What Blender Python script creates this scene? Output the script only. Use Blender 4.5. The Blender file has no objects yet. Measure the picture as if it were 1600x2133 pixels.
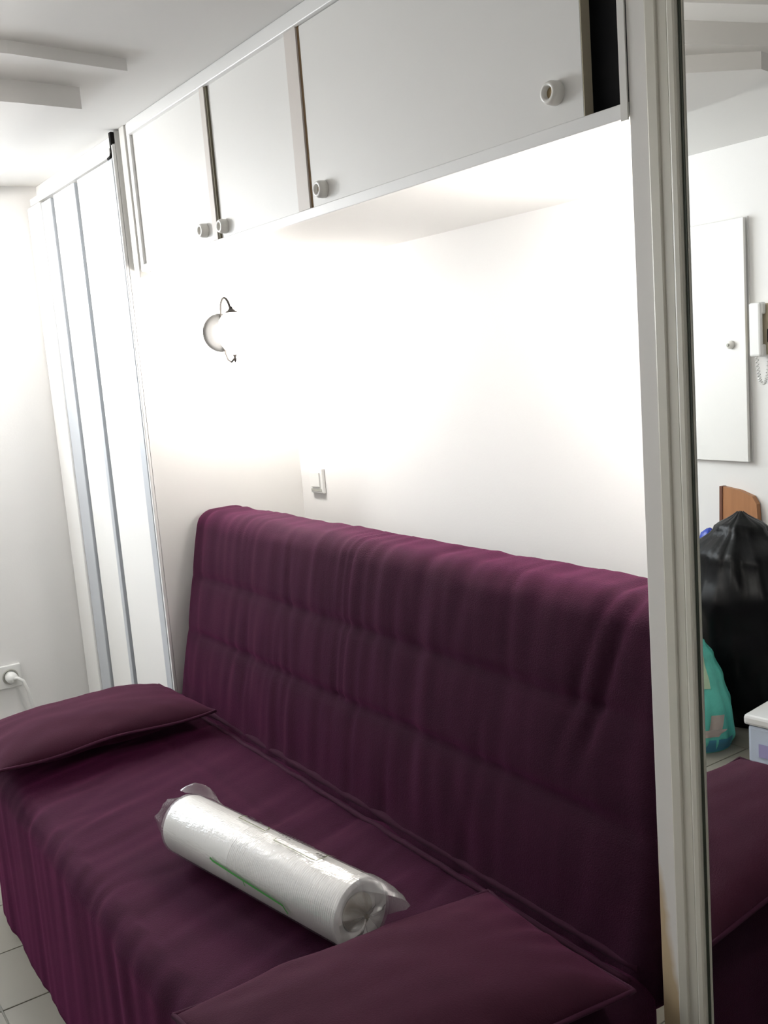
import bpy, math, random
from mathutils import Vector, Matrix, noise
random.seed(7)
S = bpy.context.scene
COL = S.collection

# ------------------------------------------------------------------ camera
cam = bpy.data.cameras.new('camera'); cam_o = bpy.data.objects.new('camera', cam); COL.objects.link(cam_o)
cam.sensor_fit = 'VERTICAL'; cam.sensor_height = 36.0; cam.sensor_width = 27.0
cam.lens = 36.0 * 2071.76 / 2133.0
yaw, pitch, roll = math.radians(56.4175), math.radians(8.7872), math.radians(-4.5207)
fwd = Vector((-math.sin(yaw)*math.cos(pitch), math.cos(yaw)*math.cos(pitch), -math.sin(pitch)))
rt = Vector((math.cos(yaw), math.sin(yaw), 0)); up = rt.cross(fwd)
r2 = math.cos(roll)*rt + math.sin(roll)*up; u2 = -math.sin(roll)*rt + math.cos(roll)*up
M = Matrix((r2, u2, -fwd)).transposed().to_4x4(); M.translation = (0, -1.56, 1.43)
cam_o.matrix_world = M; cam.clip_start = 0.02
S.camera = cam_o

# ------------------------------------------------------------------ sky, daylight, exposure
W = bpy.data.worlds.new('sky'); S.world = W; W.use_nodes = True
bg = W.node_tree.nodes['Background']; bg.inputs[0].default_value = (0.86, 0.93, 1.0, 1); bg.inputs[1].default_value = 15.5
SKY_PORTAL = True
LAMP_POWER = 185.0          # radiance of the lamp glass
S.view_settings.view_transform = 'Standard'; S.view_settings.look = 'None'
S.view_settings.exposure = 0.0; S.view_settings.gamma = 1.0; S.view_settings.use_curve_mapping = False
pl = bpy.data.lights.new('window_daylight', 'AREA'); pl.shape = 'RECTANGLE'; pl.size = 1.44; pl.size_y = 0.84
pl.cycles.is_portal = True
po = bpy.data.objects.new('window_daylight', pl); COL.objects.link(po)
po.location = (-3.80, -1.58, 1.615); po.rotation_euler = (math.pi/2, 0, -math.pi/2)

# ------------------------------------------------------------------ materials
def mat(name, col, rough=0.5, metal=0.0, var=0.0, vscale=8.0, bump=0.0, bscale=60.0, spec=0.5, sheen=0.0, sheen_tint=None, stretch=None, emit=0.0, emit_col=None, coat=0.0):
    m = bpy.data.materials.new(name); m.use_nodes = True
    nt = m.node_tree; b = nt.nodes['Principled BSDF']
    b.inputs['Base Color'].default_value = (*col, 1); b.inputs['Roughness'].default_value = rough
    b.inputs['Metallic'].default_value = metal; b.inputs['Specular IOR Level'].default_value = spec
    if coat: b.inputs['Coat Weight'].default_value = coat; b.inputs['Coat Roughness'].default_value = 0.15
    if sheen:
        b.inputs['Sheen Weight'].default_value = sheen; b.inputs['Sheen Roughness'].default_value = 0.45
        b.inputs['Sheen Tint'].default_value = (*(sheen_tint or (1, 1, 1)), 1)
    if emit:
        b.inputs['Emission Color'].default_value = (*(emit_col or col), 1); b.inputs['Emission Strength'].default_value = emit
    tc = nt.nodes.new('ShaderNodeTexCoord'); mp = nt.nodes.new('ShaderNodeMapping')
    nt.links.new(tc.outputs['Object'], mp.inputs[0])
    if stretch: mp.inputs['Scale'].default_value = stretch
    if var:
        n = nt.nodes.new('ShaderNodeTexNoise'); n.inputs['Scale'].default_value = vscale; n.inputs['Detail'].default_value = 5
        nt.links.new(mp.outputs[0], n.inputs['Vector'])
        mx = nt.nodes.new('ShaderNodeMix'); mx.data_type = 'RGBA'
        mx.inputs[6].default_value = (*[c*(1-var) for c in col], 1); mx.inputs[7].default_value = (*[min(1, c*(1+var)) for c in col], 1)
        nt.links.new(n.outputs[0], mx.inputs[0]); nt.links.new(mx.outputs[2], b.inputs['Base Color'])
    if bump:
        n2 = nt.nodes.new('ShaderNodeTexNoise'); n2.inputs['Scale'].default_value = bscale; n2.inputs['Detail'].default_value = 4
        nt.links.new(mp.outputs[0], n2.inputs['Vector'])
        bp = nt.nodes.new('ShaderNodeBump'); bp.inputs['Strength'].default_value = bump; bp.inputs['Distance'].default_value = 0.01
        nt.links.new(n2.outputs[0], bp.inputs['Height']); nt.links.new(bp.outputs[0], b.inputs['Normal'])
    return m

WALL = mat('wall_paint', (0.80, 0.79, 0.775), 0.75, var=0.015, vscale=3, bump=0.03, bscale=180)
CEIL = mat('ceiling_paint', (0.80, 0.785, 0.76), 0.8, var=0.015, vscale=3)
PANEL = mat('white_lacquer_panel', (0.80, 0.79, 0.765), 0.45, var=0.01, vscale=4)
DOORM = mat('cabinet_door_board', (0.77, 0.755, 0.725), 0.5, var=0.015, vscale=5)
POST = mat('gable_edge_paint', (0.70, 0.675, 0.635), 0.5, var=0.01)
RAILM = mat('rail_paint', (0.82, 0.81, 0.79), 0.4)
DIVM = mat('divider_board', (0.64, 0.59, 0.545), 0.55, var=0.02)
EDGEM = mat('raw_board_edge', (0.50, 0.44, 0.32), 0.6, var=0.06, vscale=30)
OAKLINE = mat('brown_gap_strip', (0.20, 0.125, 0.055), 0.7, var=0.15, vscale=30)
OLIVE = mat('olive_gap_strip', (0.16, 0.14, 0.09), 0.7, var=0.1, vscale=30)
SHADEIN = mat('shaded_cabinet_inside', (0.012, 0.012, 0.014), 0.8, var=0.1)  # near-black colour paints in the shade of the unlit cabinet inside
PROFM = mat('cream_profile_lacquer', (0.58, 0.555, 0.475), 0.3, var=0.02, vscale=4, coat=0.3)
ALU = mat('satin_aluminium', (0.56, 0.585, 0.62), 0.38, 0.35, var=0.02)
ALUD = mat('dark_aluminium_groove', (0.30, 0.31, 0.31), 0.5, 0.2)
SEALD = mat('dark_green_glass_edge', (0.035, 0.045, 0.03), 0.3)
MIRROR = mat('silvered_mirror', (0.90, 0.91, 0.895), 0.0, 1.0)
FAB = mat('plum_cotton_cover', (0.0195, 0.0034, 0.0112), 0.85, var=0.2, vscale=14, bump=0.25, bscale=420, spec=0.12, sheen=0.17, sheen_tint=(0.78, 0.055, 0.40))
FABP = mat('plum_cushion_cotton', (0.0255, 0.0044, 0.0120), 0.85, var=0.12, vscale=10, bump=0.2, bscale=420, spec=0.12, sheen=0.12, sheen_tint=(0.70, 0.12, 0.40))
PIPE = mat('plum_piping', (0.034, 0.006, 0.019), 0.85, spec=0.15, sheen=0.05, sheen_tint=(0.8, 0.4, 0.6))
PLATE = mat('white_foam_plates', (0.88, 0.87, 0.84), 0.55, var=0.01)
CORE = mat('grey_plate_bottom', (0.42, 0.38, 0.30), 0.6, var=0.2, vscale=25)
GREEN = mat('green_print', (0.06, 0.32, 0.06), 0.5)
OLPRINT = mat('olive_print', (0.055, 0.07, 0.015), 0.4)
GREYPRINT = mat('grey_print', (0.03, 0.028, 0.022), 0.45)
BRASS = mat('aged_grey_metal', (0.0085, 0.0083, 0.0078), 0.6, 0.0, var=0.3, vscale=40, spec=0.15)
BRONZE = mat('brown_bronze', (0.006, 0.0048, 0.0038), 0.6, 0.0, spec=0.1)
LAMPG = mat('lit_opal_glass', (0.95, 0.93, 0.90), 0.4, emit=LAMP_POWER, emit_col=(1.0, 0.96, 0.915))
GLOBE = mat('lit_globe_glass', (0.95, 0.93, 0.90), 0.4, emit=150.0, emit_col=(1.0, 0.97, 0.93))
PLAS = mat('white_plastic', (0.80, 0.80, 0.78), 0.35)
PLASG = mat('grey_plastic', (0.40, 0.40, 0.36), 0.4)
PLASD = mat('dark_slot', (0.05, 0.05, 0.05), 0.5)
KNOBM = mat('ivory_knob', (0.80, 0.78, 0.73), 0.3)
KNOBC = mat('tan_knob_recess', (0.42, 0.32, 0.17), 0.5)
WOODB = mat('brown_board', (0.36, 0.16, 0.065), 0.5, var=0.2, vscale=6, stretch=(10, 10, 1))
WOODD = mat('dark_brown_board_edge', (0.14, 0.05, 0.025), 0.5, var=0.2, vscale=6, stretch=(10, 10, 1))
BLACKB = mat('black_polythene', (0.004, 0.004, 0.0045), 0.34, bump=0.3, bscale=14, spec=0.14)
BLUEB = mat('blue_polythene', (0.015, 0.05, 0.38), 0.3, bump=0.4, bscale=25)
TEALB = mat('teal_polythene', (0.10, 0.50, 0.42), 0.45, var=0.15, vscale=6, bump=0.3, bscale=30)
TEALD = mat('dark_blue_teal_print', (0.05, 0.22, 0.34), 0.45)
PALEP = mat('pale_green_print', (0.45, 0.60, 0.42), 0.5)
PINKP = mat('greyish_pink_print', (0.42, 0.36, 0.33), 0.5)
DKTEAL = mat('deep_teal_print', (0.01, 0.07, 0.07), 0.5)
BOXP = mat('pale_blue_plastic', (0.55, 0.62, 0.76), 0.35, var=0.05)
LIDP = mat('white_lid_plastic', (0.80, 0.80, 0.80), 0.35)
PAPER = mat('cream_paper', (0.74, 0.66, 0.50), 0.8, var=0.06)
PURP = mat('purple_print', (0.36, 0.33, 0.58), 0.5)
GROUT = mat('grey_grout', (0.24, 0.235, 0.21), 0.9, var=0.1)
TILE = mat('greige_floor_tile', (0.23, 0.215, 0.180), 0.32, var=0.10, vscale=5)

def film_mat(name, milk, gloss):
    m = bpy.data.materials.new(name); m.use_nodes = True; nt = m.node_tree
    for n in list(nt.nodes): nt.nodes.remove(n)
    out = nt.nodes.new('ShaderNodeOutputMaterial'); tr = nt.nodes.new('ShaderNodeBsdfTransparent')
    tr.inputs[0].default_value = (0.97, 0.97, 0.97, 1)
    gl = nt.nodes.new('ShaderNodeBsdfGlossy'); gl.inputs['Roughness'].default_value = 0.16
    df = nt.nodes.new('ShaderNodeBsdfTranslucent'); df.inputs[0].default_value = (0.9, 0.9, 0.9, 1)
    d2 = nt.nodes.new('ShaderNodeBsdfDiffuse'); d2.inputs[0].default_value = (0.9, 0.9, 0.9, 1)
    lw = nt.nodes.new('ShaderNodeLayerWeight'); lw.inputs[0].default_value = 0.35
    mr = nt.nodes.new('ShaderNodeMapRange'); mr.inputs[3].default_value = gloss; mr.inputs[4].default_value = 0.5
    nt.links.new(lw.outputs['Facing'], mr.inputs[0])
    m1 = nt.nodes.new('ShaderNodeMixShader'); m2 = nt.nodes.new('ShaderNodeMixShader'); m3 = nt.nodes.new('ShaderNodeMixShader')
    nt.links.new(df.outputs[0], m3.inputs[1]); nt.links.new(d2.outputs[0], m3.inputs[2])
    m1.inputs[0].default_value = milk
    nt.links.new(tr.outputs[0], m1.inputs[1]); nt.links.new(m3.outputs[0], m1.inputs[2])
    nt.links.new(mr.outputs[0], m2.inputs[0]); nt.links.new(m1.outputs[0], m2.inputs[1]); nt.links.new(gl.outputs[0], m2.inputs[2])
    n = nt.nodes.new('ShaderNodeTexNoise'); n.inputs['Scale'].default_value = 40
    b = nt.nodes.new('ShaderNodeBump'); b.inputs['Strength'].default_value = 0.25; b.inputs['Distance'].default_value = 0.004
    nt.links.new(n.outputs[0], b.inputs['Height']); nt.links.new(b.outputs[0], gl.inputs['Normal'])
    nt.links.new(m2.outputs[0], out.inputs[0]); return m
FILM = film_mat('clear_film', 0.10, 0.07); FILMW = film_mat('milky_film', 0.27, 0.10)

def glass_mat():
    m = bpy.data.materials.new('window_glass'); m.use_nodes = True; nt = m.node_tree
    for n in list(nt.nodes): nt.nodes.remove(n)
    out = nt.nodes.new('ShaderNodeOutputMaterial'); tr = nt.nodes.new('ShaderNodeBsdfTransparent')
    gl = nt.nodes.new('ShaderNodeBsdfGlossy'); gl.inputs['Roughness'].default_value = 0.0
    mx = nt.nodes.new('ShaderNodeMixShader'); mx.inputs[0].default_value = 0.06
    nt.links.new(tr.outputs[0], mx.inputs[1]); nt.links.new(gl.outputs[0], mx.inputs[2]); nt.links.new(mx.outputs[0], out.inputs[0]); return m
GLASS = glass_mat()

def stained_post():
    # worn paint: ochre wood shows in a ragged patch low on the panel edge
    m = mat('worn_gable_edge_paint', (0.70, 0.675, 0.635), 0.5); nt = m.node_tree; b = nt.nodes['Principled BSDF']
    tc = nt.nodes.new('ShaderNodeTexCoord'); sp = nt.nodes.new('ShaderNodeSeparateXYZ'); nt.links.new(tc.outputs['Object'], sp.inputs[0])
    n = nt.nodes.new('ShaderNodeTexNoise'); n.inputs['Scale'].default_value = 9; n.inputs['Detail'].default_value = 4; nt.links.new(tc.outputs['Object'], n.inputs['Vector'])
    a = nt.nodes.new('ShaderNodeMath'); a.operation = 'MULTIPLY_ADD'; a.inputs[1].default_value = 6.5; a.inputs[2].default_value = -0.25; nt.links.new(sp.outputs[0], a.inputs[0])   # object x: 0 at outer edge
    c = nt.nodes.new('ShaderNodeMath'); c.operation = 'MULTIPLY_ADD'; c.inputs[1].default_value = 0.30; nt.links.new(n.outputs[0], c.inputs[0]); nt.links.new(a.outputs[0], c.inputs[2])
    e = nt.nodes.new('ShaderNodeMath'); e.operation = 'ADD'; nt.links.new(c.outputs[0], e.inputs[0]); nt.links.new(sp.outputs[2], e.inputs[1])
    r = nt.nodes.new('ShaderNodeMapRange'); r.inputs[1].default_value = 0.52; r.inputs[2].default_value = 0.60; r.inputs[3].default_value = 1; r.inputs[4].default_value = 0
    nt.links.new(e.outputs[0], r.inputs[0])
    mx = nt.nodes.new('ShaderNodeMix'); mx.data_type = 'RGBA'; mx.inputs[6].default_value = (0.70, 0.675, 0.635, 1); mx.inputs[7].default_value = (0.52, 0.40, 0.25, 1)
    nt.links.new(r.outputs[0], mx.inputs[0]); nt.links.new(mx.outputs[2], b.inputs['Base Color']); return m
POSTW = stained_post()

# ------------------------------------------------------------------ helpers
class MB:
    def __init__(s): s.v = []; s.f = []; s.sm = []
    def add(s, vs, fs, smooth=False):
        o = len(s.v); s.v += [tuple(p) for p in vs]; s.f += [tuple(i+o for i in f) for f in fs]; s.sm += [smooth]*len(fs); return s
    def box(s, x0, x1, y0, y1, z0, z1, bev=0.0):
        if bev <= 0:
            vs = [(x, y, z) for x in (x0, x1) for y in (y0, y1) for z in (z0, z1)]
            return s.add(vs, [(0,1,3,2),(4,6,7,5),(0,4,5,1),(2,3,7,6),(0,2,6,4),(1,5,7,3)])
        import bmesh
        bm = bmesh.new(); bmesh.ops.create_cube(bm, size=1)
        for v in bm.verts: v.co = ((x0+x1)/2+v.co.x*(x1-x0), (y0+y1)/2+v.co.y*(y1-y0), (z0+z1)/2+v.co.z*(z1-z0))
        bmesh.ops.bevel(bm, geom=bm.edges[:], offset=bev, segments=2, affect='EDGES', profile=0.5)
        bm.verts.ensure_lookup_table(); bm.verts.index_update()
        vs = [tuple(v.co) for v in bm.verts]; fs = [tuple(v.index for v in f.verts) for f in bm.faces]; bm.free()
        return s.add(vs, fs)
    def tube(s, pts, r, n=10, cap=True):
        P = [Vector(p) for p in pts]; rr = r if isinstance(r, (list, tuple)) else [r]*len(P)
        t0 = (P[1]-P[0]).normalized(); a = t0.orthogonal().normalized(); vs = []; fs = []
        for i, p in enumerate(P):
            t = ((P[min(i+1, len(P)-1)]-P[max(i-1, 0)])).normalized(); a = (a - t*a.dot(t)).normalized(); b = t.cross(a)
            for k in range(n):
                w = 2*math.pi*k/n; vs.append(p+(a*math.cos(w)+b*math.sin(w))*rr[i])
        for i in range(len(P)-1):
            for k in range(n): fs.append((i*n+k, i*n+(k+1) % n, (i+1)*n+(k+1) % n, (i+1)*n+k))
        if cap: fs.append(tuple(range(n-1, -1, -1))); fs.append(tuple((len(P)-1)*n+k for k in range(n)))
        return s.add(vs, fs, True)
    def lathe(s, prof, origin=(0,0,0), axis='Z', n=32, smooth=True):
        vs = []; fs = []; o = Vector(origin)
        for (r, h) in prof:
            for k in range(n):
                w = 2*math.pi*k/n; c, d = r*math.cos(w), r*math.sin(w)
                vs.append(o + Vector({'Z': (c, d, h), 'X': (h, c, d), 'Y': (d, h, c)}[axis]))
        for i in range(len(prof)-1):
            for k in range(n): fs.append((i*n+k, i*n+(k+1) % n, (i+1)*n+(k+1) % n, (i+1)*n+k))
        fs.append(tuple(range(n-1, -1, -1))); fs.append(tuple((len(prof)-1)*n+k for k in range(n)))
        return s.add(vs, fs, smooth)
    def build(s, name, m, parent=None, loc=None):
        me = bpy.data.meshes.new(name); me.from_pydata([tuple(v) for v in s.v], [], s.f); me.update()
        import bmesh
        bm = bmesh.new(); bm.from_mesh(me); bmesh.ops.recalc_face_normals(bm, faces=bm.faces[:]); bm.to_mesh(me); bm.free()
        me.polygons.foreach_set('use_smooth', s.sm); me.materials.append(m)
        o = bpy.data.objects.new(name, me); COL.objects.link(o)
        if parent: o.parent = parent
        if loc: o.location = loc
        return o
def tag(o, label=None, cat=None, group=None, kind=None):
    if label: o['label'] = label
    if cat: o['category'] = cat
    if group: o['group'] = group
    if kind: o['kind'] = kind
    return o
def thing(name, label, cat, loc=(0,0,0), rz=0.0, group=None):
    o = bpy.data.objects.new(name, None); COL.objects.link(o); o.location = loc; o.rotation_euler = (0, 0, rz); o.empty_display_size = 0.1
    return tag(o, label, cat, group)
def B(*a, bev=0.0): return MB().box(*a, bev=bev)
def struct(name, mb, m): return tag(mb.build(name, m), kind='structure')
def shade_by_angle(o, deg=35):
    me = o.data
    me.polygons.foreach_set('use_smooth', [True]*len(me.polygons))
    try: me.set_sharp_from_angle(angle=math.radians(deg))
    except Exception: pass
    return o
def rbox(sx, sy, sz, r, res, disp=None, warp=None, flat=False):
    """rounded box on a regular surface lattice, centred at the origin"""
    nx, ny, nz = [max(4, int(round(s/res))) for s in (sx, sy, sz)]
    idx = {}; vs = []
    def vert(i, j, k):
        if (i, j, k) in idx: return idx[i, j, k]
        p = Vector((-sx/2+sx*i/nx, -sy/2+sy*j/ny, -sz/2+sz*k/nz))
        q = Vector((max(-sx/2+r, min(sx/2-r, p.x)), max(-sy/2+r, min(sy/2-r, p.y)), max(-sz/2+(0 if flat else r), min(sz/2-r, p.z))))
        d = p-q; n = d.normalized() if d.length > 1e-9 else Vector((0, 0, 1)); p2 = q+n*r
        if flat and k == 0: p2 = q+d*min(1, r/max(d.length, 1e-9)); n = n if d.length > 1e-9 else Vector((0, 0, 0))
        if disp: p2 = p2 + n*disp(p2, n)
        if warp: p2 = warp(p2)
        idx[i, j, k] = len(vs); vs.append(p2); return idx[i, j, k]
    fs = []
    for k in (0, nz):
        for i in range(nx):
            for j in range(ny): fs.append([vert(i,j,k), vert(i+1,j,k), vert(i+1,j+1,k), vert(i,j+1,k)])
    for j in (0, ny):
        for i in range(nx):
            for k in range(nz): fs.append([vert(i,j,k), vert(i+1,j,k), vert(i+1,j,k+1), vert(i,j,k+1)])
    for i in (0, nx):
        for j in range(ny):
            for k in range(nz): fs.append([vert(i,j,k), vert(i,j+1,k), vert(i,j+1,k+1), vert(i,j,k+1)])
    return MB().add(vs, fs, True)
def N(x, y, z=0.0): return noise.noise(Vector((x, y, z)))
def ridge(v, p=2.0): return max(0.0, 1-abs(v)*2.2)**p
def gauss(x, w): return math.exp(-(x/w)**2)

# ================================================================== room shell
YF, XL, XR, ZC = -2.75, -3.68, 1.00, 2.12
fl = struct('floor', B(XL-0.1, XR+0.1, YF-0.1, 0.1, -0.06, -0.004), GROUT)
tile_me = None; p = 0.25
for i in range(-15, 4):
    for j in range(-11, 1):
        x0, y0 = -2.56+4*p-1.0+p*i+1.0, -2.20+p*(j+9)
        x0 = -2.56 + p*(i+11); x1 = x0+p; y1 = y0+p
        a0, a1, b0, b1 = max(x0, XL)+0.0018, min(x1, XR)-0.0018, max(y0, YF)+0.0018, min(y1, 0)-0.0018
        if a1-a0 < 0.02 or b1-b0 < 0.02: continue
        full = abs(a1-a0-p+0.0036) < 1e-4 and abs(b1-b0-p+0.0036) < 1e-4
        if full and tile_me:
            o = bpy.data.objects.new('tile', tile_me); COL.objects.link(o); o.parent = fl
        else:
            o = B(-(a1-a0)/2, (a1-a0)/2, -(b1-b0)/2, (b1-b0)/2, -0.004, 0.0, bev=0.0012).build('tile', TILE, fl)
            if full: tile_me = o.data
        o.location = ((a0+a1)/2, (b0+b1)/2, random.uniform(-0.0003, 0.0))
struct('ceiling', B(XL-0.1, XR+0.1, YF-0.1, 0.1, ZC, ZC+0.1), CEIL)
struct('wall_back', B(XL-0.1, XR+0.1, 0.0, 0.1, 0.0, ZC), WALL)
struct('wall_right', B(XR, XR+0.1, YF-0.1, 0.0, 0.0, ZC), WALL)
struct('wall_front', B(XL-0.1, XR, YF-0.1, YF, 0.0, ZC), WALL)
wy0, wy1, wz0, wz1 = -2.30, -0.86, 1.20, 2.03
wl = MB(); wl.box(XL-0.1, XL, YF, wy0, 0, ZC); wl.box(XL-0.1, XL, wy1, 0.0, 0, ZC); wl.box(XL-0.1, XL, wy0, wy1, 0, wz0); wl.box(XL-0.1, XL, wy0, wy1, wz1, ZC)
struct('wall_left', wl, WALL)
# stepped plaster drop of the ceiling above the room (two layers with rounded outlines)
def layer(name, pts, z0, z1):
    n = len(pts); vs = [(x, y, z0) for x, y in pts]+[(x, y, z1) for x, y in pts]
    fs = [tuple(range(n)), tuple(range(2*n-1, n-1, -1))]+[(i, (i+1) % n, n+(i+1) % n, n+i) for i in range(n)]
    return struct(name, MB().add(vs, fs), CEIL)
layer('trim_1', [(XL, -0.685), (-2.195, -0.685), (-2.155, -0.95), (-2.16, -1.15), (XL, -1.15)], 2.094, ZC)
layer('trim_2', [(XL, -0.745), (-2.345, -0.745), (-2.330, -0.90), (-2.33, -1.10), (XL, -1.10)], 2.046, 2.094)
layer('trim_3', [(-2.05, -1.16), (-1.70, -1.18), (-1.60, -1.20), (-1.543, -1.336), (-1.482, -1.556), (-1.46, -1.66), (-1.52, -1.80), (-1.70, -1.90), (-2.05, -1.92)], 2.070, ZC)
layer('trim_4', [(-2.05, -1.22), (-1.76, -1.24), (-1.66, -1.30), (-1.605, -1.412), (-1.555, -1.50), (-1.515, -1.575), (-1.525, -1.62), (-1.58, -1.67), (-1.72, -1.74), (-2.05, -1.78)], 2.030, 2.070)
layer('trim_5', [(-1.33, -1.02), (-1.45, -1.02), (-1.47, -1.12), (-1.452, -1.224), (-1.395, -1.431), (-1.33, -1.65), (-1.22, -1.65), (-1.32, -1.322), (-1.38, -1.128)], 2.080, ZC)
# window in the left wall (daylight comes through it)
wn = MB()
for a in ((wy0, wy0+0.06, wz0, wz1), (wy1-0.06, wy1, wz0, wz1), (wy0, wy1, wz0, wz0+0.06), (wy0, wy1, wz1-0.06, wz1)): wn.box(XL-0.085, XL-0.02, *a)
w1 = struct('window_1', wn, RAILM)
for k, (a, b) in enumerate(((wy0+0.06, (wy0+wy1)/2), ((wy0+wy1)/2, wy1-0.06))):
    s_ = MB()
    for c in ((a, a+0.045, wz0+0.06, wz1-0.06), (b-0.045, b, wz0+0.06, wz1-0.06), (a+0.045, b-0.045, wz0+0.06, wz0+0.105), (a+0.045, b-0.045, wz1-0.105, wz1-0.06)): s_.box(XL-0.07, XL-0.025, *c)
    sa = s_.build('sash', RAILM, w1)
    B(XL-0.05, XL-0.046, a+0.045, b-0.045, wz0+0.105, wz1-0.105).build('pane', GLASS, sa)
B(XL-0.02, XL+0.03, (wy0+wy1)/2-0.012, (wy0+wy1)/2+0.012, 1.45, 1.57, bev=0.006).build('window_handle', PLAS, w1)

# ================================================================== sofa bed
XS0, XS1 = -2.811, -0.958; CX = (XS0+XS1)/2; LX = XS1-XS0
sofa = thing('sofa_bed', 'plum purple quilted fabric sofa bed filling the white alcove', 'sofa', (CX, -0.80, 0))
def back_disp(p, n):
    x = p.x; z = p.z+0.705          # world height
    d = 0.0
    if n.y < 0.3:
        fade = min(1.0, max(0.15, (LX/2-abs(x))/0.14))
        for zs, a in ((0.835, 0.0085*fade), (0.668, 0.0095*fade)):
            g = zs + 0.004*N(x*3, zs*7)
            d -= a*gauss(z-g, 0.011)
        # soft puff between the seams
        d += 0.0055*fade*abs(math.sin((z-0.668)/0.167*math.pi)) if 0.50 < z < 1.0 else 0
        # double vertical seam
        xs = -1.92-CX
        if z > 0.66: d -= 0.005*gauss(x-xs+0.004*N(z*6, 1), 0.006) + 0.004*gauss(x-xs-0.03+0.004*N(z*6, 5), 0.006)
        w = N(x*15+1.5*N(x*3, z*3), z*2.1, 3.1); w2 = N(x*34, z*3.2, 9.7)
        env = 0.45+0.55*min(1, max(0, 0.5+1.3*N(x*2.1, z*2.4, 17)))
        d += env*(0.0055*w+0.0028*w2) - env*0.004*ridge(N(x*11+z*0.8, z*1.4, 4.4), 3)
        # dragged folds at the right end below the top edge
        t = (x-(LX/2-0.10)) + (1.0-z)*0.30
        if z > 0.70: d -= 0.008*gauss(t, 0.014)*min(1, (z-0.70)/0.1) + 0.006*gauss(t+0.055, 0.012)*min(1, (z-0.70)/0.15)
    if n.z > 0.3: d += 0.003*N(x*16, p.y*9, 2.2)+0.004*N(x*4, p.y*4, 8)
    return d
def back_warp(p):
    z = p.z+0.705
    y = p.y + (z-0.46)*0.195
    k = 1.0 - 0.022*max(0, z-0.5)/0.5
    return Vector((p.x*k+0.012*(1-k)*0, y, p.z))
o = rbox(LX, 0.155, 0.64, 0.045, 0.0115, back_disp, back_warp).build('backrest', FAB, sofa, (0, 0.80-0.4265, 0.705))
def seat_disp(p, n):
    x, y, z = p.x, p.y, p.z
    d = 0.0
    if n.z > 0.3:
        d += -0.010*gauss(x-0.25, 0.5)*gauss(y, 0.25)
        wv = 0.35*N(x*2.0, y*2.5, 5.5)
        w = N((x+0.25*y+0.08*wv)*13, y*2.4+wv, 1.3); w2 = N((x+0.35*y)*30, y*4, 7.9)
        env = 0.35+0.65*min(1, max(0, 0.5+1.5*N(x*1.9+4, y*2.6, 21)))
        d += env*(0.0065*w+0.003*w2) - env*0.005*ridge(N((x+0.3*y)*8, y*1.8, 12.2), 3)
        d -= 0.004*gauss(y-0.11, 0.008)*(1 if x < -0.1 else max(0, 1-(x+0.1)*4))
        d += 0.003*N(x*7, y*7, 33)
    if n.y < -0.3:
        d += 0.009*N(x*9, z*1.1, 2.5)+0.004*N(x*22, z*1.6, 6.1)+0.006*max(0, -z)*2
    if abs(n.x) > 0.3: d += 0.004*N(y*9, z*1.2, 11)
    return d
rbox(LX, 0.625, 0.455, 0.055, 0.0115, seat_disp, None, True).build('seat', FAB, sofa, (0, 0.80-0.7775, 0.2278))
pts = [(-LX/2+0.03+(LX-0.06)*i/60, 0.80-0.497+0.003*N(i*0.5, 2), 0.466+0.003*N(i*0.4, 7)) for i in range(61)]
MB().tube(pts, 0.0085, 8).build('piping', PIPE, sofa)
pts = [(-LX/2+0.03+(LX-0.06)*i/60, 0.80-0.522+0.004*N(i*0.4, 9), 0.455+0.004*N(i*0.3, 4)) for i in range(61)]
MB().tube(pts, 0.0055, 6).build('piping', PIPE, sofa)

# ---------------------------------------------------------------- cushions
def cushion_mesh(lx, ly, ht, hb, seed, parent, m, seam_wave=0.0):
    nx, ny = 44, 64; mb = MB()
    def edge(u, v):      # outline slightly pinched, corners pointed
        px = u*lx/2*(1-0.05*(1-v*v)**1.0*0+0.0) ; py = v*ly/2
        px *= 1-0.035*(1-abs(v)**2)*abs(u)**3; py *= 1-0.045*(1-abs(u)**2)*abs(v)**3
        return px, py
    for s in (1, -1):
        vs = []
        for i in range(nx+1):
            for j in range(ny+1):
                u = math.sin((-1+2*i/nx)*math.pi/2); v = math.sin((-1+2*j/ny)*math.pi/2)
                px, py = edge(u, v)
                t = (max(0, 1-abs(u)**2.6)*max(0, 1-abs(v)**3.2))**0.52
                z = ht*t if s > 0 else -hb*t**1.8
                wr = 0.006*N(px*9+seed, py*5, s*3)+0.003*N(px*22+seed, py*12, s)
                crn = (abs(u)**4+abs(v)**4)
                wr += 0.008*N(math.atan2(v, u)*5+seed, 2.2, s)*min(1, crn)
                z += wr*min(1, t*1.6)
                z += seam_wave*N(py*4+seed, px*1.5, 5)*abs(u)**2
                vs.append((px, py, z))
        W_ = ny+1
        fs = [(i*W_+j, (i+1)*W_+j, (i+1)*W_+j+1, i*W_+j+1) for i in range(nx) for j in range(ny)]
        if s < 0: fs = [tuple(reversed(f)) for f in fs]
        mb.add(vs, fs, True)
    o = mb.build('cover', m, parent)
    ring = []
    K = 40
    for (ua, va, ub, vb) in ((-1,-1,1,-1), (1,-1,1,1), (1,1,-1,1), (-1,1,-1,-1)):
        for k in range(K):
            t = k/K; u = ua+(ub-ua)*t; v = va+(vb-va)*t; px, py = edge(u, v)
            ring.append((px*1.004, py*1.003, seam_wave*N(py*4+seed, px*1.5, 5)*abs(u)**2))
    ring.append(ring[0])
    MB().tube(ring, 0.0042, 6, cap=False).build('seam_piping', PIPE, parent)
    return o
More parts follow.
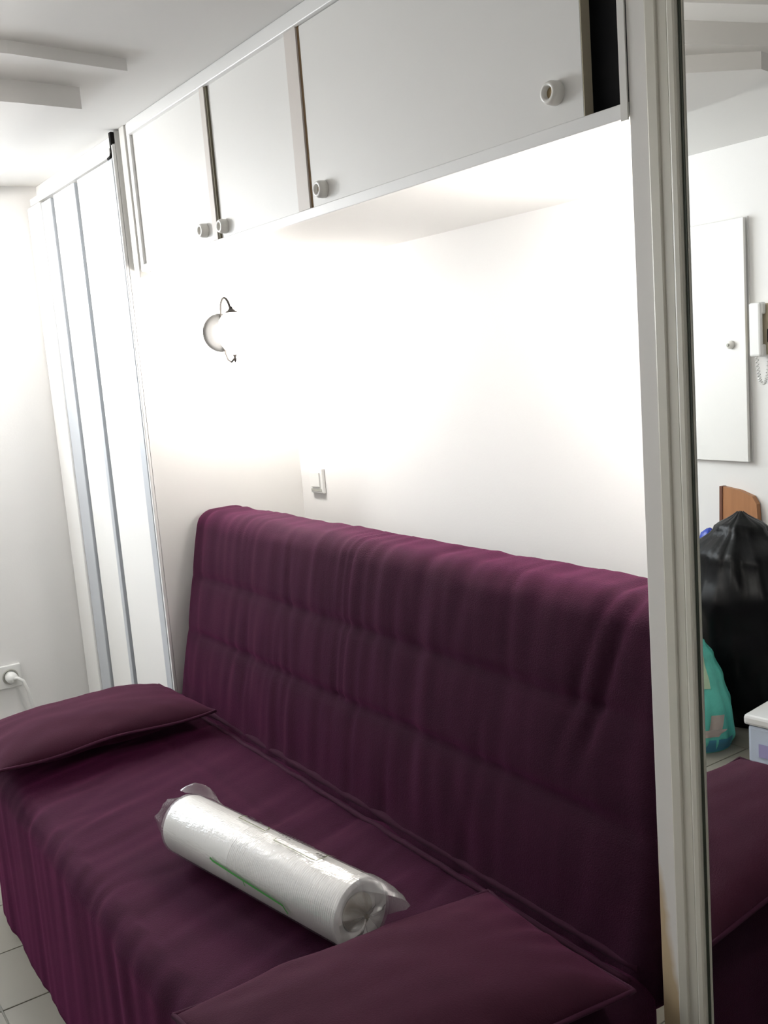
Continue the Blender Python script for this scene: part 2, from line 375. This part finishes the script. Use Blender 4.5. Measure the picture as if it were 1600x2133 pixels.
c1 = thing('bolster_cushion', 'plum armrest cushion lying at the far left end of the sofa seat', 'cushion', (-2.628, -0.832, 0.512), math.radians(0.5), 'plum armrest cushions')
cushion_mesh(0.385, 0.575, 0.062, 0.046, 3.0, c1, FABP, 0.02)
c1.rotation_euler = (math.radians(-0.6), math.radians(-2.5), math.radians(1.5))
c2 = thing('bolster_cushion', 'plum armrest cushion at the near right end of the sofa, beside the mirror door', 'cushion', (-1.112, -0.853, 0.508), math.radians(-1.0), 'plum armrest cushions')
cushion_mesh(0.340, 0.575, 0.048, 0.044, 8.0, c2, FABP, 0.01)
c2.rotation_euler = (math.radians(-2.5), math.radians(0), math.radians(-2.0))

# ---------------------------------------------------------------- plate pack on the seat
pk = thing('plate_pack', 'long white cylindrical pack of stacked plates in clear film on the sofa seat', 'pack', (-1.588, -0.832, 0.5235), math.radians(9.46))
R0 = 0.0595; prof = [(0.030, -0.262), (0.050, -0.264), (R0-0.004, -0.262)]
x = -0.258
while x < 0.262:
    d_ = 0.0018 if x > -0.04 else 0.0005
    prof += [(R0-d_, x), (R0, x+0.0022), (R0-d_*0.4, x+0.0040)]; x += 0.0048
prof += [(R0-0.002, 0.263), (R0-0.010, 0.266), (R0-0.013, 0.262), (0.036, 0.258), (0.034, 0.255)]
tag(MB().lathe(prof, axis='X', n=56).build('plate_stack', PLATE, pk), kind='stuff')
MB().lathe([(0.002, 0.258), (0.031, 0.2585), (0.033, 0.257), (0.033, 0.2555)], axis='X', n=32).build('plate_base', CORE, pk)
fm = MB(); vs = []; fs = []; NA = 64
xs = [-0.335, -0.322, -0.308, -0.296, -0.284, -0.272] + [-0.262+0.0131*i for i in range(41)] + [0.272, 0.280, 0.288, 0.294, 0.298, 0.300]
for i, xx in enumerate(xs):
    for k in range(NA):
        w = 2*math.pi*k/NA; r = R0+0.0022+0.0010*N(xx*14, math.cos(w)*2, math.sin(w)*2)
        yy, zz = -math.sin(w), math.cos(w); xo = xx
        if xx < -0.262:
            t = (-0.262-xx)/0.073
            r = (R0+0.002)*(1-0.42*t**0.8)+0.009*t*N(math.cos(w)*3.1, math.sin(w)*3.1, 4)
            xo = xx+0.022*t*N(math.cos(w)*2.2, math.sin(w)*2.2, 4.0)+0.012*t
        if xx > 0.266:
            t = (0.0, 0.18, 0.42, 0.66, 0.88, 1.0)[min(5, i-47)] if i >= 47 else 0
            wing = max(0, math.cos(w+0.95))**6         # flap pulled out at the back
            r = (R0+0.002)*(1-0.93*t)+0.012*math.sin(t*3.0)*N(math.cos(w)*2.3, math.sin(w)*2.3, 9+t*3)
            r = max(0.002, r)
            xo = 0.268+0.016*math.sin(t*2.4)*(0.6+1.2*N(math.cos(w)*3, math.sin(w)*3, t*2))+0.004*t
        zv = zz*r
        zv = max(zv, -0.0605)
        vs.append((xo, yy*r, zv))
for i in range(len(xs)-1):
    for k in range(NA): fs.append((i*NA+k, i*NA+(k+1) % NA, (i+1)*NA+(k+1) % NA, (i+1)*NA+k))
split = 47*NA
fm.add(vs, [f for f in fs if f[0] < split], True); fm.build('film_wrap', FILM, pk)
MB().add(vs[46*NA:], [tuple(q-46*NA for q in f) for f in fs if f[0] >= split], True).build('film_end', FILMW, pk)
# loose ear of film at the far back corner
ear = MB(); vs = []; fs = []
for i in range(9):
    for j in range(7):
        a = -0.10-0.75*j/6; reach = 0.030*math.sin(j/6*math.pi)**0.7
        rr = R0+0.0035+reach*(i/8)*0.7
        vs.append((-0.268+0.075*j/6-0.02*i/8+0.004*N(i*.6, j*.7), math.sin(-a)*rr, math.cos(a)*rr+0.003*N(i*.8, j*.9, 3)*i/8))
for i in range(8):
    for j in range(6): fs.append((i*7+j, (i+1)*7+j, (i+1)*7+j+1, i*7+j+1))
ear.add(vs, fs, True); ear.build('film_flap', FILM, pk)
ear2 = MB(); vs = []; fs = []
for i in range(13):
    for j in range(9):
        a = -0.15+2.05*j/8; t = i/12; reach = 0.078*max(0.12, math.sin(min(1, j/8*1.02)*math.pi)**0.8)
        rr = R0+0.0045-0.010*t*t
        vs.append((0.256+reach*t+0.004*N(i*.5, j*.6)*t, math.sin(a)*rr+0.006*t, max(-0.055, math.cos(a)*rr-0.012*t*t+0.005*t*N(i*.4, j*.7, 6))))
for i in range(12):
    for j in range(8): fs.append((i*9+j, (i+1)*9+j, (i+1)*9+j+1, i*9+j+1))
ear2.add(vs, fs, True); ear2.build('film_flap', FILMW, pk)
def stroke(mb, pts, w):
    """flat printed line following the film; pts are (s, angle)"""
    r = R0+0.0046
    P = []
    for (a, b) in zip(pts[:-1], pts[1:]):
        n = max(2, int((abs(a[0]-b[0])/0.01)+(abs(a[1]-b[1])/0.15)))
        P += [(a[0]+(b[0]-a[0])*k/n, a[1]+(b[1]-a[1])*k/n) for k in range(n)]
    P.append(pts[-1]); vs = []; fs = []
    for i, (s, t) in enumerate(P):
        q0 = P[max(0, i-1)]; q1 = P[min(len(P)-1, i+1)]; dx, dt = q1[0]-q0[0], (q1[1]-q0[1])*r
        l = math.hypot(dx, dt) or 1; nx_, nt_ = -dt/l, dx/l
        for e in (-0.5, 0.5):
            s2, t2 = s+nx_*w*e, t+nt_*w*e/r
            vs.append((s2, -math.sin(t2)*r, math.cos(t2)*r))
    for i in range(len(P)-1): fs.append((2*i, 2*i+1, 2*i+3, 2*i+2))
    mb.add(vs, fs, True)
g = MB(); stroke(g, [(-0.085, 1.40), (-0.075, 1.45), (0.135, 1.64), (0.146, 1.84)], 0.0042); stroke(g, [(0.02, 1.56), (0.025, 1.70)], 0.0025); tag(g.build('green_print', GREEN, pk), 'green printed line on the film')
g = MB(); stroke(g, [(-0.055, -0.70), (-0.092, -0.66), (-0.082, -0.12), (-0.03, -0.11), (0.004, -0.09), (0.002, -0.25), (-0.012, -0.42)], 0.0028)
stroke(g, [(0.045, -0.02), (0.045, 0.10), (0.10, 0.10), (0.15, 0.12), (0.166, 0.10), (0.168, -0.15), (0.160, -0.45), (0.165, -0.75)], 0.0028); tag(g.build('olive_print', OLPRINT, pk), 'olive printed outline on the film')
marks = MB(); stroke(marks, [(-0.085, -0.60), (-0.062, -0.50)], 0.006); stroke(marks, [(-0.048, -0.52), (-0.035, -0.42)], 0.004)
for k in range(9): stroke(marks, [(0.020+0.011*k, -0.60+0.012*k), (0.027+0.011*k, -0.59+0.012*k)], 0.0045)
for k in range(5): stroke(marks, [(0.015+0.012*k, -0.34+0.03*k), (0.021+0.012*k, -0.33+0.03*k)], 0.002)
for k in range(3): stroke(marks, [(0.145+0.008*k, -0.20), (0.150+0.008*k, -0.18)], 0.006)
for k in range(7): stroke(marks, [(0.06+0.01*k, 0.085), (0.065+0.01*k, 0.09)], 0.0018)
tag(marks.build('grey_print', GREYPRINT, pk), 'small grey printed marks on the film', kind='stuff')

# ================================================================== overhead cabinet
CY = -0.488
cab = thing('overhead_cabinet', 'long white overhead cabinet with sliding doors above the sofa', 'cabinet', (-1.88, -0.244, 1.722))
def part(name, m, *b, parent=cab, bev=0.0):
    L = parent.location if parent.parent is None else parent.parent.location
    return B(b[0]-L.x, b[1]-L.x, b[2]-L.y, b[3]-L.y, b[4]-L.z, b[5]-L.z, bev=bev).build(name, m, parent)
XC0, XC1 = -2.812, -0.9515
part('bottom_panel', PANEL, XC0, XC1, CY+0.014, 0.0, 1.722, 1.738)
part('bottom_rail', RAILM, -2.730, XC1, CY, CY+0.014, 1.720, 1.7405, bev=0.0015)
part('top_rail', RAILM, -2.730, XC1, CY-0.006, CY+0.012, 2.088, 2.1195, bev=0.002)
part('track', EDGEM, -2.730, XC1, CY+0.012, CY+0.05, 2.080, 2.1195)
part('end_panel', PANEL, XC0, -2.795, CY+0.014, 0.0, 1.738, 2.1195)
part('end_post', POST, -2.795, -2.757, CY-0.004, CY+0.03, 1.706, 2.1195, bev=0.002)
part('end_post', POST, -0.9630, -0.9510, CY-0.003, CY-0.0005, 1.717, 2.1190)
part('end_post', RAILM, -2.752, -2.730, CY, CY+0.03, 1.722, 2.1195, bev=0.002)
d1 = part('divider', DIVM, -2.262, -2.238, CY, -0.01, 1.7405, 2.088)
part('gap_strip', OLIVE, -2.238, -2.230, CY+0.003, CY+0.03, 1.7405, 2.088, parent=d1)
d2 = part('divider', DIVM, -1.843, -1.797, CY, -0.01, 1.7405, 2.088)
part('gap_strip', OAKLINE, -1.797, -1.790, CY+0.004, CY+0.03, 1.7405, 2.088, parent=d2)
part('shade_panel', SHADEIN, -1.20, XC1-0.002, -0.440, -0.425, 1.7405, 2.1190)  # dark sheets stand in for the unlit depth beside the shifted door
part('shade_panel', SHADEIN, -0.9535, XC1-0.0002, CY+0.016, -0.44, 1.7405, 2.08)
part('shade_panel', SHADEIN, -1.20, -0.9535, CY+0.016, -0.44, 1.7390, 1.7412)
part('shade_panel', SHADEIN, -1.20, -0.9535, CY+0.05, -0.44, 2.110, 2.119)
def knob(parent, x, z, y=CY+0.004, r=0.0170, rootloc=None):
    L = rootloc or cab.location
    k = MB().lathe([(r*0.95, 0.012), (r, 0.0), (r*0.98, -0.009), (r*0.85, -0.0145), (r*0.60, -0.0155), (r*0.50, -0.012), (r*0.48, -0.006)], axis='Y', n=28).build('knob', KNOBM, parent, (x-L.x, y-L.y, z-L.z))
    k2 = MB().lathe([(0.0005, -0.007), (r*0.49, -0.007), (r*0.49, -0.004)], axis='Y', n=20).build('knob_recess', KNOBC, parent, (x-L.x, y-L.y, z-L.z))
    return k
dA = part('sliding_door', DOORM, -2.729, -2.263, CY+0.008, CY+0.024, 1.7410, 2.088); knob(dA, -2.315, 1.772)
dB = part('sliding_door', DOORM, -2.229, -1.844, CY+0.008, CY+0.024, 1.7410, 2.088); knob(dB, -2.205, 1.766)
dC = part('sliding_door', DOORM, -1.7895, -1.036, CY+0.004, CY+0.022, 1.7410, 2.087, bev=0.001); knob(dC, -1.742, 1.768, CY); knob(dC, -1.088, 1.785, CY)
part('door_edge', EDGEM, -1.036, -1.0345, CY+0.0045, CY+0.0215, 1.7412, 2.0865, parent=dC)

# ================================================================== mirror wardrobe at the right
wr = thing('mirror_wardrobe', 'tall wardrobe with cream-framed sliding mirror door right of the sofa', 'wardrobe', (-0.30, -0.25, 0))
wo = wr.location
part('side_panel', PANEL, -0.9505, -0.918, CY+0.02, 0.0, 0.0, ZC-0.001, parent=wr)
gp = B(0, 0.0325, 0, 0.02, 0, ZC-0.001, bev=0.0015).build('panel_edge', POSTW, wr, (-0.9505-wo.x, CY-wo.y, 0))
def mdoor(x0, x1, y):
    d = part('mirror_panel', MIRROR, x0+0.055, x1-0.05, y+0.006, y+0.010, 0.06, 2.06, parent=wr)
    part('frame_stile', PROFM, x0, x0+0.020, y-0.004, y+0.02, 0.03, 2.09, parent=d, bev=0.003)
    part('frame_stile', PROFM, x0+0.020, x0+0.034, y-0.0012, y+0.02, 0.03, 2.09, parent=d)
    part('frame_stile', PROFM, x0+0.034, x0+0.049, y-0.003, y+0.02, 0.03, 2.09, parent=d, bev=0.004)
    part('glass_seal', SEALD, x0+0.049, x0+0.0530, y+0.003, y+0.02, 0.03, 2.09, parent=d)
    part('glass_bevel', PROFM, x0+0.0530, x0+0.0550, y+0.0045, y+0.010, 0.06, 2.06, parent=d)
    part('frame_stile', PROFM, x1-0.05, x1, y-0.004, y+0.02, 0.03, 2.09, parent=d, bev=0.003)
    part('frame_rail', PROFM, x0+0.058, x1-0.05, y-0.002, y+0.02, 0.03, 0.06, parent=d)
    part('frame_rail', PROFM, x0+0.058, x1-0.05, y-0.002, y+0.02, 2.06, 2.09, parent=d)
    return d
mdoor(-0.9165, -0.26, -0.490)
mdoor(-0.27, 0.37, -0.455)
part('track', ALU, -0.918, 0.37, CY, -0.42, 2.091, ZC-0.001, parent=wr)
part('track', ALU, -0.918, 0.37, CY, -0.42, 0.0, 0.028, parent=wr)
part('side_panel', PANEL, 0.37, 0.40, CY, 0.0, 0.0, ZC-0.001, parent=wr)

# ================================================================== closet at the left
cl = thing('white_closet', 'white sliding-door closet with grey metal edge profiles left of the sofa', 'closet', (-3.24, -0.25, 0))
CLY = -0.510
part('side_panel', PANEL, -2.842, -2.815, -0.498, 0.0, 0.0, ZC-0.001, parent=cl)
part('profile', ALU, -2.868, -2.8245, CLY, -0.4985, 0.02, 2.045, parent=cl, bev=0.002)
part('panel_edge', RAILM, -2.8245, -2.8152, CLY+0.002, -0.4985, 0.0, 2.085, parent=cl, bev=0.002)
da = part('closet_door', PANEL, -3.150, -2.868, CLY+0.002, CLY+0.022, 0.02, 2.045, parent=cl, bev=0.001)
part('profile', ALUD, -3.172, -3.150, CLY+0.010, CLY+0.024, 0.02, 2.045, parent=da)
part('profile', ALU, -3.200, -3.172, CLY-0.002, CLY+0.024, 0.02, 2.042, parent=da, bev=0.002)
db = part('closet_door', PANEL, -3.412, -3.200, CLY+0.004, CLY+0.024, 0.02, 2.045, parent=cl, bev=0.001)
part('profile', ALUD, -3.424, -3.412, CLY+0.010, CLY+0.024, 0.02, 2.045, parent=db)
part('profile', ALU, -3.530, -3.424, CLY-0.004, CLY+0.020, 0.02, 2.040, parent=db, bev=0.003)
part('jamb', RAILM, -3.678, -3.530, CLY-0.012, CLY+0.020, 0.0, 2.045, parent=cl, bev=0.006)
part('header', PANEL, -3.678, -2.842, CLY+0.028, -0.44, 2.03, ZC-0.001, parent=cl)
part('header', RAILM, -3.678, -2.842, CLY+0.002, CLY+0.028, 2.052, 2.075, parent=cl)
tag(part('gap_shade', BRONZE, -2.832, -2.8152, CLY, CLY+0.012, 2.078, 2.115, parent=cl, bev=0.003), 'dark brown piece standing in for the dark gap above the closet door')  # dark piece paints the shaded gap between closet door and ceiling
L = cl.location
MB().tube([(-2.828-L.x, CLY+0.004-L.y, 2.080), (-2.826-L.x, CLY+0.003-L.y, 2.060), (-2.834-L.x, CLY+0.001-L.y, 2.050), (-2.850-L.x, CLY-0.001-L.y, 2.047)], 0.004, 8).build('gap_shade', BRONZE, cl)  # bent lower end of the same painted gap

# ================================================================== wall lamps facing each other inside the alcove
def lamp(label, loc, rz):
    t = thing('wall_lamp', label, 'lamp', loc, rz, 'scrolled wall lamps in the alcove')
    MB().lathe([(0.001, 0.020), (0.018, 0.019), (0.034, 0.016), (0.046, 0.010), (0.053, 0.009), (0.057, 0.005), (0.057, 0.0)], axis='X', n=40).build('back_plate', BRASS, t)
    MB().lathe([(0.001, 0.033), (0.008, 0.030), (0.010, 0.022), (0.007, 0.016)], axis='X', n=20).build('boss', BRONZE, t)
    hook = [(0.018, 0, 0.030), (0.017, 0, 0.060), (0.024, 0, 0.086), (0.040, 0, 0.099), (0.058, 0, 0.098), (0.074, 0, 0.085), (0.084, 0, 0.066)]
    pts = []
    for i in range(len(hook)-1):
        p0, p1, p2, p3 = [Vector(hook[max(0, min(len(hook)-1, k))]) for k in (i-1, i, i+1, i+2)]
        for q in range(5):
            s = q/5; pts.append(0.5*((2*p1)+(p2-p0)*s+(2*p0-5*p1+4*p2-p3)*s*s+(3*p1-p0-3*p2+p3)*s**3))
    pts.append(Vector(hook[-1])); n_ = len(pts)
    MB().tube(pts, [0.0028+0.0012*i/n_ for i in range(n_)], 8).build('arm', BRONZE, t)
    MB().lathe([(0.004, 0.072), (0.006, 0.066), (0.012, 0.060), (0.021, 0.055), (0.020, 0.053)], origin=(0.088, 0, 0), n=24).build('shade_cap', BRONZE, t)
    pr_ = [(0.016, 0.053), (0.028, 0.046), (0.038, 0.032), (0.044, 0.012), (0.045, -0.010), (0.041, -0.032), (0.030, -0.050), (0.016, -0.061), (0.004, -0.065)]
    MB().lathe(pr_, origin=(0.088, 0, 0), n=32).build('glass_shade', LAMPG, t)
    MB().lathe([(0.002, -0.066), (0.007, -0.070), (0.003, -0.077), (0.005, -0.083), (0.001, -0.092)], origin=(0.084, 0, 0), n=16).build('finial', BRONZE, t)
    lo = [(0.018, 0, -0.03), (0.022, 0, -0.062), (0.036, 0, -0.083), (0.058, 0, -0.090), (0.080, 0, -0.080)]
    MB().tube(lo, [0.003, 0.003, 0.003, 0.0035, 0.003], 8).build('arm', BRONZE, t)
    return t
lamp('lit wall lamp with grey metal back plate on the left alcove side, above the sofa', (-2.8148, -0.235, 1.543), 0)
lamp('lit wall lamp hidden on the wardrobe side behind the right-hand post', (-0.9507, -0.235, 1.543), math.pi)

cg = thing('ceiling_lamp', 'lit opal globe lamp hanging from the ceiling in front of the white closet', 'lamp', (-3.38, -1.225, ZC))
MB().lathe([(0.055, -0.0005), (0.055, -0.012), (0.045, -0.022), (0.030, -0.030)], n=28).build('ceiling_rose', PLAS, cg)
pr_ = [(0.030, -0.030)]+[(0.065*math.sin(math.radians(a)), -0.090+0.065*math.cos(math.radians(a))) for a in range(28, 176, 9)]
MB().lathe(pr_, n=32).build('glass_globe', GLOBE, cg, (0, 0, -0.13))
MB().lathe([(0.006, -0.028), (0.006, -0.155), (0.030, -0.158), (0.031, -0.164)], n=20).build('stem', PLAS, cg)

# ================================================================== small fittings
sw = thing('light_switch', 'small square white light switch on the wall above the sofa back', 'switch', (-2.705, 0, 1.066))
B(-0.040, 0.040, -0.011, 0.0, -0.040, 0.040, bev=0.003).build('face_plate', PLAS, sw)
B(-0.026, 0.026, -0.016, -0.0105, -0.020, 0.028, bev=0.002).build('rocker', PLAS, sw)
B(-0.032, 0.032, -0.0125, -0.0105, -0.034, -0.026, bev=0.0008).build('label_slot', PLASG, sw)

sk = thing('power_socket', 'white power socket low on the left wall beside the cushion', 'socket', (XL, -0.833, 0.400))
B(0.0, 0.012, -0.075, 0.075, -0.042, 0.042, bev=0.003).build('face_plate', PLAS, sk)
MB().lathe([(0.028, 0.0118), (0.028, 0.014), (0.024, 0.0145), (0.022, 0.0125)], origin=(0, 0.036, 0), axis='X', n=28).build('socket_ring', PLASG, sk)
cb = thing('power_plug', 'white plug with cable hanging from the left wall socket', 'plug', (XL+0.0145, -0.797, 0.400))
MB().lathe([(0.021, 0.0), (0.021, 0.022), (0.017, 0.034), (0.009, 0.040), (0.002, 0.041)], axis='X', n=24).build('plug_body', PLAS, cb)
MB().tube([(0.034, 0.0, 0.0), (0.046, 0.014, 0.002), (0.052, 0.03, -0.010), (0.053, 0.042, -0.05), (0.050, 0.052, -0.12), (0.045, 0.058, -0.20), (0.03, 0.06, -0.30), (0.02, 0.06, -0.394)], 0.006, 8).build('cable', PLAS, cb)

# ================================================================== things on the opposite side, seen in the mirror
cu = thing('wall_cupboard', 'flush white cupboard door set in the front wall, seen in the mirror', 'cupboard', (-2.66, YF, 0.92))
B(-0.270, 0.2565, 0.0, 0.006, -0.004, 0.929).build('frame', WALL, cu)
dd = B(0.0, 0.50, 0.0, 0.014, 0.0, 0.925, bev=0.0015).build('door', PANEL, cu, (-0.245, 0.0065, 0.0)); dd.rotation_euler = (0, 0, math.radians(1.2))
MB().lathe([(0.016, 0.0), (0.016, 0.012), (0.010, 0.020), (0.002, 0.021)], axis='Y', n=20).build('knob', KNOBM, dd, (0.435, 0.014, 0.455))
tag(MB().lathe([(0.006, 0.0), (0.006, 0.003), (0.001, 0.0035)], origin=(0, 0.0205, 0), axis='Y', n=14).build('knob', PLASG, dd, (0.435, 0.014, 0.455)), 'grey knob centre')

ic = thing('intercom', 'white wall intercom handset with curly cord beside the cupboard, seen in the mirror', 'intercom', (-2.336, YF, 1.425))
B(-0.045, 0.050, 0.0, 0.030, -0.095, 0.095, bev=0.006).build('wall_base', EDGEM, ic)
hs = MB(); hs.box(-0.030, 0.020, 0.045, 0.066, -0.10, 0.10, bev=0.008); hs.box(-0.033, 0.023, 0.030, 0.060, 0.055, 0.10, bev=0.007); hs.box(-0.033, 0.023, 0.030, 0.060, -0.10, -0.055, bev=0.007)
hs.build('handset', PLAS, ic)
B(-0.040, -0.031, 0.030, 0.048, -0.05, 0.05, bev=0.002).build('handset_gap', PLASG, ic)
B(0.026, 0.040, 0.030, 0.034, -0.05, 0.0, bev=0.002).build('button', BRONZE, ic)
cp = []
for i in range(161):
    t = i/160; a = t*math.pi
    bx, bz = -0.012+0.036*(1-math.cos(a))/2*1.0, -0.10-0.105*math.sin(a)
    w = t*2*math.pi*22
    cp.append((bx+0.005*math.cos(w), 0.045-0.02*t+0.005*math.sin(w), bz))
MB().tube(cp, 0.0024, 6).build('cord', PLAS, ic)

bd = thing('wooden_board', 'brown wooden board leaning on the front wall behind the black bag, in the mirror', 'board', (-2.455, YF+0.045, 0.0))
bb = MB(); prof = [(-0.075, 0), (0.085, 0), (0.085, 0.70), (0.080, 0.755), (0.060, 0.785), (0.0, 0.805), (-0.075, 0.815)]
n_ = len(prof); vs = [(x, -0.012, z) for x, z in prof]+[(x, 0.012, z) for x, z in prof]
fs = [tuple(range(n_)), tuple(range(2*n_-1, n_-1, -1))]+[(i, (i+1) % n_, n_+(i+1) % n_, n_+i) for i in range(n_)]
bb.add(vs, fs).build('panel', WOODB, bd)
B(-0.090, -0.0752, -0.013, 0.016, 0.0, 0.817, bev=0.002).build('edge_strip', WOODD, bd)
bd.rotation_euler = (math.radians(2.2), 0, 0)

def bag(parent, name, m, prof, seed, amp, n=72, squash=(1, 1), lean=(0, 0), rows=60):
    H = prof[-1][1]; vs = []; fs = []
    def rad(z):
        for (r0, z0), (r1, z1) in zip(prof[:-1], prof[1:]):
            if z <= z1+1e-9:
                t = (z-z0)/max(1e-9, z1-z0); t = t*t*(3-2*t); return r0+(r1-r0)*t
        return prof[-1][0]
    for i in range(rows+1):
        z = H*(i/rows)
        for k in range(n):
            w = 2*math.pi*k/n; c, s = math.cos(w), math.sin(w); r = rad(z)
            pleat = N(c*2.4+seed, s*2.4, z*1.3)*1.3+N(c*6+seed, s*6, z*2.2)*0.8+N(c*3+seed, s*3, z*12)*0.5
            sharp = ridge(N(c*3.2+seed*2, s*3.2, z*2.5+4), 2)-0.4
            e = min(1, z/0.04)
            r2_ = max(0.002, r*(1+amp*(pleat*0.8+sharp*0.7)*e*(0.5+0.5*min(1, r/0.1))))
            vs.append((c*r2_*squash[0]+lean[0]*z/H, s*r2_*squash[1]+lean[1]*z/H, z+0.006*N(c*3, s*3, seed+z*7)*e))
    for i in range(rows):
        for k in range(n): fs.append((i*n+k, i*n+(k+1) % n, (i+1)*n+(k+1) % n, (i+1)*n+k))
    fs.append(tuple(range(n-1, -1, -1))); fs.append(tuple(rows*n+k for k in range(n)))
    return MB().add(vs, fs, True).build(name, m, parent)
bk = thing('garbage_bag', 'large shiny black plastic bag standing by the front wall, seen in the mirror', 'bag', (-2.240, -2.455, 0.0))
bag(bk, 'sack', BLACKB, [(0.13, 0), (0.19, 0.10), (0.225, 0.30), (0.225, 0.48), (0.185, 0.62), (0.09, 0.72), (0.022, 0.77), (0.010, 0.775)], 2.0, 0.10, squash=(1.05, 0.92), lean=(-0.02, -0.01))
bl = thing('blue_bag', 'blue plastic bag squeezed against the left side of the black bag, in the mirror', 'bag', (-2.515, -2.610, 0.0))
bag(bl, 'sack', BLUEB, [(0.05, 0), (0.055, 0.2), (0.06, 0.45), (0.055, 0.58), (0.03, 0.645), (0.006, 0.665)], 7.0, 0.18, n=40, rows=40)
tb = thing('teal_bag', 'teal plastic shopping bag on the floor before the black bag, seen in the mirror', 'bag', (-2.222, -2.140, 0.0))
bag(tb, 'sack', TEALB, [(0.115, 0), (0.135, 0.05), (0.13, 0.14), (0.105, 0.24), (0.075, 0.32), (0.045, 0.365), (0.012, 0.385)], 5.0, 0.10, n=56, rows=44, lean=(-0.01, 0))
def patch(parent, name, m, a0, a1, z0, z1, rfun, skew=0.0):
    vs = []; fs = []
    for i in range(9):
        for j in range(9):
            t = i/8; z = z0+(z1-z0)*t; w = a0+(a1-a0)*j/8+skew*t; r = rfun(z)
            vs.append((r*math.cos(w)-0.01*z/0.385, r*math.sin(w), z))
    for i in range(8):
        for j in range(8): fs.append((i*9+j, i*9+j+1, (i+1)*9+j+1, (i+1)*9+j))
    return MB().add(vs, fs, True).build(name, m, parent)
import bisect
sack = [c for c in tb.children if c.name.startswith('sack')][0]
SV = [v.co.copy() for v in sack.data.vertices]
def wrap_patch(name, m, a0, a1, z0, z1, skew=0.0, off=0.0025):
    def rf(z, w):
        i = z/0.385*44; i0 = max(0, min(43, int(i))); k = (w/(2*math.pi)*56) % 56; k0 = int(k)
        best = []
        for ii in (i0, i0+1):
            a, b = SV[ii*56+k0], SV[ii*56+(k0+1) % 56]; q = a.lerp(b, k-k0); best.append(q)
        q = best[0].lerp(best[1], i-i0); d = Vector((math.cos(w), math.sin(w), 0)); return q+d*off
    vs = []; fs = []
    for i in range(9):
        for j in range(9):
            t = i/8; vs.append(rf(z0+(z1-z0)*t, a0+(a1-a0)*j/8+skew*t))
    for i in range(8):
        for j in range(8): fs.append((i*9+j, i*9+j+1, (i+1)*9+j+1, (i+1)*9+j))
    return MB().add(vs, fs, True).build(name, m, tb)
A = math.radians
tag(wrap_patch('print_patch', PALEP, A(20), A(95), 0.225, 0.335), 'pale green printed patch')
tag(wrap_patch('print_patch', DKTEAL, A(52), A(72), 0.150, 0.185), 'dark teal printed square')
tag(wrap_patch('print_patch', PINKP, A(18), A(80), 0.060, 0.085, -0.25), 'greyish pink printed stripe')
tag(wrap_patch('print_patch', PINKP, A(12), A(32), 0.085, 0.135, -0.1), 'greyish pink printed stripe')
tag(wrap_patch('print_patch', TEALD, A(-30), A(115), 0.004, 0.050), 'dark blue bottom band')

sb = thing('storage_box', 'pale blue plastic storage box with white lid on the tiles, seen in the mirror', 'box', (-1.872, -2.255, 0.0), math.radians(-8))
bx = MB(); x0, x1, y0, y1 = -0.145, 0.145, -0.14, 0.14
bx.box(x0+0.01, x1-0.01, y0+0.01, y1-0.01, 0.0, 0.135, bev=0.012).build('tub', BOXP, sb)
B(x0, x1, y0, y1, 0.135, 0.170, bev=0.010).build('lid', LIDP, sb)
B(x0+0.05, x1-0.05, y1-0.0095, y1-0.007, 0.03, 0.075).build('side_print', PURP, sb)
pp = thing('paper_stack', 'stack of cream papers lying on the storage box lid, seen in the mirror', 'paper', (-1.848, -2.275, 0.1702), math.radians(-14))
for k in range(4): B(-0.105+0.003*k, 0.105-0.002*k, -0.085, 0.085-0.004*k, 0.0045*k, 0.0045*k+0.004).build('sheet', PAPER if k % 2 else LIDP, pp)
